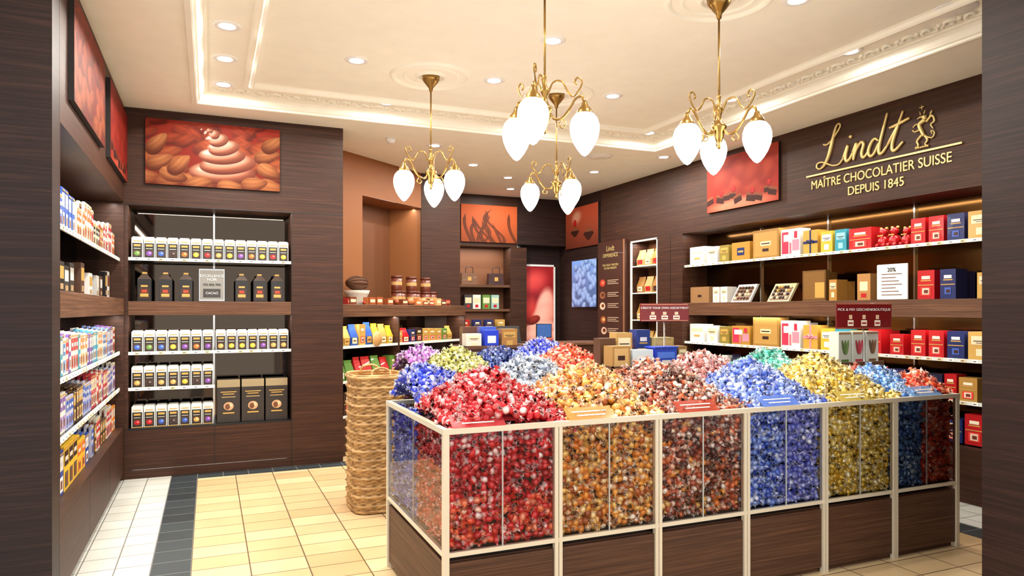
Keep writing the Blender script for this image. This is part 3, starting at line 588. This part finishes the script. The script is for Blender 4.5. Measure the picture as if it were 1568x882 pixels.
mb=MB(); mb.lathe([(.001,3.372),(.12,3.372),(.13,3.38)],4.27,2.95,'white_trim',seg=28); mb.build('ceiling_speaker')
# ---------------------------------------------------------------- candies
def candy_template():
    xs=[-.034,-.0205,-.017,-.010,.0,.010,.017,.0205,.034]; rr=[.0145,.0045,.0105,.0160,.0178,.0160,.0105,.0045,.0145]; seg=8; nr=len(xs)
    v=[];kind=[]
    for i,(x,r) in enumerate(zip(xs,rr)):
        for k in range(seg):
            a=2*math.pi*k/seg+i*.15; f=1.0
            if i in(0,nr-1): f=1.2 if k%2 else .5
            elif i not in(1,nr-2): f=1+.05*((k*7+i*3)%3-1)
            v.append((x+(.005 if (k%2 and i in(0,nr-1)) else 0),r*f*math.cos(a),r*f*math.sin(a)*(.7 if i in(0,nr-1) else 1)))
            kind.append(2 if i in(0,nr-1) else (1 if i in (3,4,5) and k in(0,1) else 0))
    f=[(i*seg+k,i*seg+(k+1)%seg,(i+1)*seg+(k+1)%seg,(i+1)*seg+k) for i in range(nr-1) for k in range(seg)]
    return np.array(v),np.array(f),np.array(kind)
TV,TF,TK=candy_template()
def candies(name,P,C,F,scale=1.0,parent=None):
    N=len(P); q=rng.normal(size=(N,4)); q/=np.linalg.norm(q,axis=1,keepdims=True); w,x,y,z=q.T
    Rm=np.stack([1-2*(y*y+z*z),2*(x*y-z*w),2*(x*z+y*w),2*(x*y+z*w),1-2*(x*x+z*z),2*(y*z-x*w),2*(x*z-y*w),2*(y*z+x*w),1-2*(x*x+y*y)],1).reshape(N,3,3)
    sc=scale*rng.uniform(.92,1.1,size=(N,1,1))
    V=np.einsum('nij,vj->nvi',Rm,TV)*sc+P[:,None,:]
    nv=len(TV); Fa=(TF[None]+np.arange(N)[:,None,None]*nv).reshape(-1,4)
    Cc=np.ones((N,nv,4),dtype=np.float32); k=TK
    Cc[:,k==0,:3]=C[:,None,:]; Cc[:,k==1,:3]=F[:,None,:]*.88+C[:,None,:]*.12; Cc[:,k==2,:3]=F[:,None,:]*.85+C[:,None,:]*.15
    me=bpy.data.meshes.new(name); nf=len(Fa)
    o=P.mean(0); V=(V-o).reshape(-1,3).astype(np.float32)
    me.vertices.add(len(V)); me.vertices.foreach_set('co',V.ravel()); me.loops.add(nf*4); me.loops.foreach_set('vertex_index',Fa.ravel().astype(np.int32))
    me.polygons.add(nf); me.polygons.foreach_set('loop_start',np.arange(0,nf*4,4,dtype=np.int32))
    me.update(calc_edges=True); me.validate()
    at=me.color_attributes.new('Col','FLOAT_COLOR','POINT'); at.data.foreach_set('color',Cc.ravel()); me.materials.append(MATS['foil'])
    ob=bpy.data.objects.new(name,me); scene.collection.objects.link(ob); ob.location=o
    if parent: ob.parent=parent; ob.location=Vector(o)-parent.location
    return ob
PAL={'red':([(196,14,28),(172,10,24),(214,30,40),(190,16,30)],[(252,226,222),(232,90,90),(255,240,240)]),
'salmon':([(232,84,48),(210,44,30),(236,120,76)],[(255,226,210),(248,160,130)]),
'gold':([(232,156,56),(214,128,38),(240,194,108),(176,88,28)],[(255,246,228),(252,226,174)]),
'caramel':([(206,112,22),(228,144,44),(156,76,22),(214,164,80)],[(255,240,212),(246,206,140)]),
'brown':([(118,38,16),(166,66,28),(82,28,16),(206,100,50)],[(255,242,232),(242,204,182)]),
'peri':([(78,108,206),(112,140,222),(62,88,186),(150,172,232)],[(242,246,255),(204,216,252)]),
'lav':([(110,118,204),(142,146,218),(90,98,190)],[(242,242,255),(206,212,250)]),
'yellow':([(214,172,50),(228,194,84),(184,146,40),(236,210,122)],[(255,250,220),(246,230,160)]),
'lblue':([(90,146,218),(66,120,200),(140,186,236)],[(242,248,255),(206,228,252)]),
'steel':([(58,100,162),(84,126,184),(44,74,132)],[(206,226,246),(140,180,220)]),
'blue':([(32,50,196),(46,72,214),(26,40,160)],[(200,212,255),(244,246,255)]),
'silver':([(146,158,176),(188,198,210),(110,122,146)],[(250,252,255),(224,232,240)]),
'pink':([(200,120,114),(226,162,154),(144,66,54)],[(255,242,238),(250,220,212)]),
'teal':([(50,170,146),(80,194,168),(120,208,190)],[(236,252,248),(194,238,226)]),
'purple':([(146,76,158),(178,116,188),(116,50,136)],[(250,238,254),(228,196,238)]),
'olive':([(148,148,58),(174,168,86),(122,122,44)],[(244,242,210),(218,216,164)]),
'navy':([(22,36,104),(34,54,144),(18,26,78)],[(156,178,226),(84,106,180)])}
def cols(keys):
    C=np.empty((len(keys),3));F=np.empty((len(keys),3))
    for i,k in enumerate(keys):
        a,b=PAL[k]; C[i]=a[rng.integers(len(a))]; F[i]=b[rng.integers(len(b))]
    return lin(C)*rng.uniform(.85,1.08,(len(keys),1)),lin(F)*.92
def heapfn(heaps,base,slope):
    H=np.array([h[:3] for h in heaps])
    def f(x,y):
        d=np.sqrt((x[:,None]-H[None,:,0])**2+(y[:,None]-H[None,:,1])**2); z=H[None,:,2]-slope*(np.sqrt(d*d+.0016)-.04)
        k=z.argmax(1); return np.maximum(z[np.arange(len(x)),k],base),k
    return f
def heap_mesh(name,f,heaps,x0,x1,y0,y1,drop,parent):
    nx,ny=int((x1-x0)/.03)+2,int((y1-y0)/.03)+2; X,Y=np.meshgrid(np.linspace(x0,x1,nx),np.linspace(y0,y1,ny)); z,k=f(X.ravel(),Y.ravel())
    mb=MB(); vs=list(zip(X.ravel().tolist(),Y.ravel().tolist(),(z-drop).tolist()))
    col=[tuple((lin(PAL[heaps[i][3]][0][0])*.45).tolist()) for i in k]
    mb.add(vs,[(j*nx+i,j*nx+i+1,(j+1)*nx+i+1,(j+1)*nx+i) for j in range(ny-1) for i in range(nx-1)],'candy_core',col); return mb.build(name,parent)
def counter(x0,x1,y0,y1,n,nside,name):
    mb=MB(); WC='wood_counter'
    mb.box(x0+.03,x1-.03,y0+.03,y1-.03,0,.37,WC); mb.box(x0+.04,x1-.04,y0+.045,y1-.045,.365,.395,'black')
    w=(x1-x0)/n
    for yf,s in((y0,1),(y1,-1)):
        for i in range(n):
            a=x0+i*w+.022;b=x0+(i+1)*w-.022; ya,yb=sorted((yf+s*.006,yf+s*.03)); mb.bbox(a,b,ya,yb,.03,.365,WC,r=.002)
    for xf,s in((x0,1),(x1,-1)):
        xa,xb=sorted((xf+s*.006,xf+s*.03)); mb.bbox(xa,xb,y0+.022,y1-.022,.03,.365,WC,r=.002)
    c='cream_metal'
    for i in range(n+1):
        x=x0+i*w
        for yf in(y0,y1):
            ya,yb=(yf-.004,yf+.022) if yf==y0 else (yf-.022,yf+.004)
            if 0<i<n: mb.box(x-.02,x-.002,ya,yb,0,RIM,c); mb.box(x+.002,x+.02,ya,yb,0,RIM,c)
            elif i==0: mb.box(x0-.004,x0+.024,ya,yb,0,RIM,c)
            else: mb.box(x1-.024,x1+.004,ya,yb,0,RIM,c)
    for z0,z1,e in((.945,.97,.006),(.395,.415,.002)):
        mb.box(x0-e,x1+e,y0-e,y0+.02,z0,z1,c); mb.box(x0-e,x1+e,y1-.02,y1+e,z0,z1,c); mb.box(x0-e,x0+.02,y0+.02,y1-.02,z0,z1,c); mb.box(x1-.02,x1+e,y0+.02,y1-.02,z0,z1,c)
    mb.box(x0+.02,x1-.02,y0+.02,y1-.02,.395,.41,'black')
    g='glass'; mb.quad((x0+.02,y0+.004,.415),(x1-.02,y0+.004,.415),(x1-.02,y0+.004,.945),(x0+.02,y0+.004,.945),g); mb.quad((x0+.004,y1-.02,.415),(x0+.004,y0+.02,.415),(x0+.004,y0+.02,.945),(x0+.004,y1-.02,.945),g)
    mb.quad((x1-.004,y0+.02,.415),(x1-.004,y1-.02,.415),(x1-.004,y1-.02,.945),(x1-.004,y0+.02,.945),g)
    for i in range(n):
        x=x0+(i+.5)*w; mb.box(x-.003,x+.003,y0+.006,y0+.012,.415,.945,'shelf_edge')
    for k in range(1,nside):
        y=y0+(y1-y0)*k/nside; mb.box(x0+.006,x0+.012,y-.003,y+.003,.415,.945,'shelf_edge')
    mb.box(x0+.065,x1-.065,y0+.065,y1-.065,.40,.93,'dark_void')
    return mb.build(name)
X0,X1,Y0,Y1=.96,4.38,3.0,4.09; CW=(X1-X0)/6; RIM=.965
cnt=counter(X0,X1,Y0,Y1,6,2,'candy_display_counter')
heaps=[(1.27,3.34,1.18,'red'),(1.88,3.42,1.17,'gold'),(2.42,3.42,1.165,'brown'),(3.05,3.42,1.165,'peri'),(3.62,3.42,1.18,'yellow'),(4.06,3.36,1.10,'lblue'),(4.28,3.22,1.07,'salmon'),
 (1.10,3.80,1.17,'blue'),(1.78,3.88,1.20,'silver'),(2.10,3.72,1.15,'gold'),(2.55,3.82,1.15,'brown'),(3.05,3.88,1.20,'pink'),(3.62,3.86,1.20,'teal'),(4.1,3.9,1.15,'yellow'),(4.3,3.7,1.06,'salmon')]
CS=1.22; SP=.0335
def inj(a,lo,hi,j): return np.clip(a.ravel()+rng.uniform(-j,j,a.size),lo,hi)
f=heapfn(heaps,.955,.62)
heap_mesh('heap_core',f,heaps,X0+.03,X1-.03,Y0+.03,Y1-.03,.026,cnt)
gx,gy=np.meshgrid(np.arange(X0+.04,X1-.03,SP),np.arange(Y0+.04,Y1-.03,SP)); gx=inj(gx,X0+.04,X1-.04,.01); gy=inj(gy,Y0+.045,Y1-.04,.01)
z,k=f(gx,gy); jx,jy=gx+rng.uniform(-.04,.04,gx.size),gy+rng.uniform(-.04,.04,gx.size); _,k=f(jx,jy); C,F=cols([heaps[i][3] for i in k])
candies('candy_heap',np.stack([gx,gy,z+rng.uniform(-.008,.012,z.size)],1),C,F,CS,cnt)
m_=rng.random(gx.size)<.35; P2=np.stack([gx[m_]+.012,gy[m_]+.01,z[m_]+.02],1); P2=P2[(P2[:,0]<X1-.04)&(P2[:,1]<Y1-.04)&(P2[:,1]>Y0+.08)]
_,k=f(P2[:,0],P2[:,1]); C,F=cols([heaps[i][3] for i in k]); candies('candy_heap_top',P2,C,F,CS,cnt)
fb=['red','red','caramel','gold','brown','brown','peri','lav','yellow','yellow','steel','salmon']
gx,gz=np.meshgrid(np.arange(X0+.045,X1-.035,.032),np.arange(.433,.945,.0315)); gx=inj(gx,X0+.045,X1-.045,.009); gz=inj(gz,.43,.95,.009)
ks=[fb[min(11,int((x-X0)/(CW/2)))] for x in gx]; ks=[('salmon' if (a=='red' and zz<.64 and random.random()<.5) else ('gold' if a=='caramel' and random.random()<.4 else ('caramel' if a=='brown' and random.random()<.15 else a))) for a,zz in zip(ks,gz)]
C,F=cols(ks); candies('candy_front_fill',np.stack([gx,np.full(gx.size,Y0+.048)+rng.uniform(-.003,.012,gx.size),gz],1),C,F,1.13,cnt)
gy,gz=np.meshgrid(np.arange(Y0+.05,Y1-.035,.032),np.arange(.433,.945,.0315)); gy=inj(gy,Y0+.05,Y1-.045,.009); gz=inj(gz,.43,.95,.009)
C,F=cols([('salmon' if b<.78 else 'red') if a<3.55 else ('lav' if b<.8 else 'blue') for a,b in zip(gy,gz)]); candies('candy_side_fill',np.stack([np.full(gy.size,X0+.048),gy,gz],1),C,F,1.13,cnt)
C,F=cols([('salmon' if a<3.55 else 'yellow') for a in gy]); candies('candy_end_fill',np.stack([np.full(gy.size,X1-.048),gy,gz],1),C,F,1.13,cnt)
for x,c in((1.13,(200,60,66)),(1.72,(206,150,80)),(2.36,(190,74,54)),(2.92,(96,130,214)),(3.5,(204,180,90)),(4.1,(130,170,220))):
    mb=MB(); w=.13; y_=Y0-.002; z_=RIM+.006; dy_,dz_=.07,.05
    mb.add([(x-w,y_,z_),(x+w,y_,z_),(x+w,y_+dy_,z_+dz_),(x-w,y_+dy_,z_+dz_),(x-w,y_+.004,z_-.001),(x+w,y_+.004,z_-.001),(x+w,y_+dy_+.004,z_+dz_-.001),(x-w,y_+dy_+.004,z_+dz_-.001)],[(0,1,2,3),(4,7,6,5),(0,3,7,4),(1,5,6,2),(3,2,6,7),(0,4,5,1)],'acrylic',L3(*c))
    for q,wd in((.3,.6),(.6,.75)):
        mb.quad((x-w*wd,y_+dy_*q-.002,z_+dz_*q),(x+w*wd,y_+dy_*q-.002,z_+dz_*q),(x+w*wd,y_+dy_*(q+.09)-.002,z_+dz_*(q+.09)),(x-w*wd,y_+dy_*(q+.09)-.002,z_+dz_*(q+.09)),'print',L3(244,232,216))
    mb.build('flavour_label')
c2=counter(1.45,3.0,4.82,6.05,3,2,'candy_display_counter')
h2=[(1.62,5.70,1.19,'purple'),(1.84,5.42,1.19,'olive'),(2.22,5.42,1.175,'navy'),(2.30,5.8,1.15,'navy'),(2.76,5.74,1.23,'blue'),(2.68,5.10,1.20,'salmon'),(1.8,5.0,1.10,'olive'),(2.2,5.0,1.10,'navy')]
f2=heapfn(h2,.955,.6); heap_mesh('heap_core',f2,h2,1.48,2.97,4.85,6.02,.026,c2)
gx,gy=np.meshgrid(np.arange(1.49,2.965,.035),np.arange(4.86,6.01,.035)); gx=inj(gx,1.49,2.96,.01); gy=inj(gy,4.865,6.0,.01); z,k=f2(gx,gy); C,F=cols([h2[i][3] for i in k]); candies('candy_heap',np.stack([gx,gy,z],1),C,F,1.25,c2)
gy,gz=np.meshgrid(np.arange(4.87,6.01,.033),np.arange(.435,.945,.033)); gy=gy.ravel();gz=gz.ravel(); C,F=cols([('purple' if a>5.4 else 'olive') for a in gy]); candies('candy_side_fill',np.stack([np.full(gy.size,1.498),gy,gz],1),C,F,1.13,c2)
gx,gz=np.meshgrid(np.arange(1.5,2.96,.033),np.arange(.435,.945,.033)); gx=gx.ravel();gz=gz.ravel(); C,F=cols([['purple','silver','salmon'][min(2,int((a-1.45)/.52))] for a in gx]); candies('candy_front_fill',np.stack([gx,np.full(gx.size,4.868),gz],1),C,F,1.13,c2)
def pedestal(x0,x1,y0,y1,h):
    mb=MB(); mb.bbox(x0,x1,y0,y1,.06,h,W,r=.004); mb.box(x0+.02,x1-.02,y0+.02,y1-.02,0,.06,'black'); mb.box(x0-.004,x1+.004,y0-.004,y1+.004,h-.07,h-.062,'black')
    for a in((x0,x0+.012,y0,y1),(x1-.012,x1,y0,y1),(x0,x1,y0,y0+.012),(x0,x1,y1-.012,y1)): mb.box(*a,h,h+.03,'wood_shelf')
    return mb.build('display_pedestal')
pedestal(2.62,3.34,4.30,4.70,1.07); pedestal(2.15,2.78,6.12,6.45,1.14)
mb=MB(frame((2.62,4.30),(1,0)))
gl=L3(206,176,110)
pk(mb,.03,1.071,.15,.17,.12,.05,L3(170,130,74),[(.1,.9,.1,.9,L3(206,170,110)),(.3,.7,.4,.6,DBR)]); pk(mb,.03,1.071,.13,.22,.1,.22,L3(90,60,40)); pk(mb,.20,1.071,.17,.14,.1,.04,L3(206,222,232),[(.2,.8,.3,.7,WHT),(.3,.7,.45,.55,BLU)])
pk(mb,.39,1.071,.19,.15,.12,.04,L3(30,60,190),[(.1,.9,.5,.8,L3(80,120,230)),(.3,.7,.1,.4,WHT)]); mb.box(.38,.59,.035,.17,1.221,1.231,'print',L3(40,70,200)); pk(mb,.36,1.071,.12,.28,.1,.24,L3(40,60,130),lbl); pk(mb,.5,1.071,.17,.22,.1,.2,L3(190,170,110),[(.1,.9,.1,.9,gl)]); pk(mb,.60,1.071,.08,.16,.12,.05,L3(150,110,60),lab(CRM)); pk(mb,.18,1.071,.14,.26,.1,.24,L3(190,150,90),lab(CRM))
mb.build('gift_boxes')
mb=MB(frame((2.15,6.12),(1,0)))
pk(mb,.04,1.141,.15,.14,.12,.05,L3(220,216,200),lab(CRM)); pk(mb,.22,1.141,.14,.17,.12,.04,L3(30,60,190),[(.2,.8,.3,.7,WHT)]); pk(mb,.40,1.141,.16,.18,.12,.06,L3(170,120,60),lab(GOLD)); pk(mb,.06,1.141,.14,.2,.1,.2,L3(80,50,36)); pk(mb,.24,1.141,.16,.2,.1,.2,L3(60,90,190),lbl)
mb.build('gift_boxes')
def stand_sign(x,y,zb,z0,z1,w,t1,ts):
    M=frame((x,y),(math.cos(-.35),math.sin(-.35)))
    mb=MB(M); mb.lathe([(.05,zb),(.05,zb+.008),(.006,zb+.012),(.006,z0)],0,.008,'chrome',seg=14); mb.bbox(-w/2,w/2,0,.014,z0,z1,'print',L3(112,18,20))
    h=z1-z0
    for k in(-1,0,1):
        cx=k*w*.24; mb.box(cx-.024,cx+.024,-.0015,0,z0+h*.12,z0+h*.34,'print',L3(240,226,210)); mb.box(cx-.013,cx+.013,-.0015,0,z0+h*.38,z0+h*.54,'print',L3(224,190,160)); mb.box(cx-.018,cx+.018,-.0022,-.0015,z0+h*.2,z0+h*.26,'print',L3(150,40,36))
    for zz in(z1-.010,z0+.007): mb.box(-w/2+.008,w/2-.008,-.001,0,zz,zz+.003,'print',L3(224,160,120))
    ob=mb.build('promotion_sign'); text(M,t1,0,-.003,z1-h*.3,ts,'white_trim',ob,ext=.0005)
stand_sign(3.12,4.38,1.072,1.415,1.55,.37,'CREATE YOUR OWN ASSORTMENT',.0225)
pedestal(4.64,5.14,4.14,4.40,1.05)
mb=MB(frame((4.66,4.14),(1,0)))
for k in range(3):
    x=.01+k*.155; mb.bbox(x,x+.14,.05,.15,1.051,1.325,'print',L3(212,220,212),r=.003); c=(L3(96,130,70),L3(190,60,80),L3(120,90,60))[k]
    for q in(-1,1,0):
        cx=x+.07+q*.022; mb.add([(cx+.014*math.cos(t)+q*.012*math.sin(t),.048-.001*(q+1),1.20+.06*math.sin(t)) for t in np.linspace(0,2*math.pi,13)[:-1]],[tuple(range(12))],'print',tuple(v*(1+.3*q) for v in c))
    mb.box(x+.03,x+.11,.0485,.05,1.08,1.10,'print',c); mb.box(x+.002,x+.138,.0485,.05,1.305,1.32,'print',L3(170,130,90))
mb.build('leaf_print_gift_boxes')
stand_sign(4.93,4.17,1.052,1.345,1.56,.47,'PICK & MIX GESCHENKBOUTIQUE',.029)
mb=MB(); mb.bbox(3.15,4.75,7.9,8.4,.05,1.06,W); mb.box(3.17,4.73,7.92,8.38,0,.05,'black'); mb.bbox(3.12,4.78,7.87,8.43,1.06,1.09,'wood_shelf'); mb.build('checkout_counter')
mb=MB(frame((3.9,8.05),(1,-.25))); mb.lathe([(.07,1.09),(.065,1.105),(.018,1.115),(.016,1.17)],0,.04,'black',seg=18); mb.bbox(-.10,.10,0,.03,1.15,1.33,'black'); mb.quad((-.09,-.001,1.16),(.09,-.001,1.16),(.09,-.001,1.32),(-.09,-.001,1.32),'screen',L3(40,70,120)); mb.build('checkout_monitor')
mb=MB(frame((3.35,8.0),(1,0))); mb.box(0,.3,0,.22,1.09,1.10,'black'); mb.add([(0,.2,1.10),(.3,.2,1.10),(.3,.27,1.30),(0,.27,1.30),(0,.21,1.10),(.3,.21,1.10),(.3,.28,1.30),(0,.28,1.30)],[(0,1,2,3),(4,7,6,5),(0,3,7,4),(1,5,6,2),(3,2,6,7),(0,4,5,1)],'black'); mb.build('laptop')
mb=MB(); nt_,nz=112,190; vs=[];fs=[]
for j in range(nz):
    z=.005+1.0*j/(nz-1)
    for i in range(nt_):
        a=2*math.pi*i/nt_; c,s_=math.cos(a),math.sin(a); n=4.0
        rr=(abs(c/.20)**n+abs(s_/.235)**n)**(-1/n)
        ly=(z*15)%1.0
        rr*=.94+.05*ly+(.03 if ly>.8 else 0)
        rr+=.006*math.sin(a*20+(math.pi if int(z*75)%2 else 0))+.003*abs(math.sin(z*math.pi*75))
        vs.append((1.17+rr*c,5.38+rr*s_,z))
for j in range(nz-1):
    for i in range(nt_): fs.append((j*nt_+i,j*nt_+(i+1)%nt_,(j+1)*nt_+(i+1)%nt_,(j+1)*nt_+i))
mb.add(vs,fs,'wicker',smooth=True)
def rim(z,f,r):
    P=[]
    for i in range(49):
        a=2*math.pi*i/48; c,s_=math.cos(a),math.sin(a); rr=(abs(c/.20)**4+abs(s_/.235)**4)**(-.25)*f; P.append((1.17+rr*c,5.38+rr*s_,z))
    mb.tube(P,r,'wicker',seg=8)
rim(1.0,1.0,.014); rim(1.015,.97,.01); rim(.02,.95,.012)
mb.box(1.0,1.34,5.18,5.58,.93,.95,'wicker')
for s_ in(-1,1): mb.tube(cr([(1.17-.07,5.38+s_*.22,1.0),(1.17-.06,5.38+s_*.2,1.05),(1.17,5.38+s_*.19,1.07),(1.17+.06,5.38+s_*.2,1.05),(1.17+.07,5.38+s_*.22,1.0)],5),.009,'wicker',seg=7)
mb.build('wicker_basket_stack')
# ---------------------------------------------------------------- world, camera
w=bpy.data.worlds.new('world'); scene.world=w; w.use_nodes=True; nt=w.node_tree; bg=nt.nodes['Background']; bg.inputs[0].default_value=(1,.98,.945,1); bg.inputs[1].default_value=1.35
cd=bpy.data.cameras.new('camera'); cam=bpy.data.objects.new('camera',cd); scene.collection.objects.link(cam)
cd.sensor_width=36; cd.lens=1080/1568*36; cd.shift_y=34/1568; cd.clip_start=.05
cam.location=(0,0,1.5); cam.rotation_euler=(math.radians(90),0,-TH); scene.camera=cam
scene.view_settings.view_transform='Standard'; scene.view_settings.look='None'; scene.view_settings.exposure=0.22
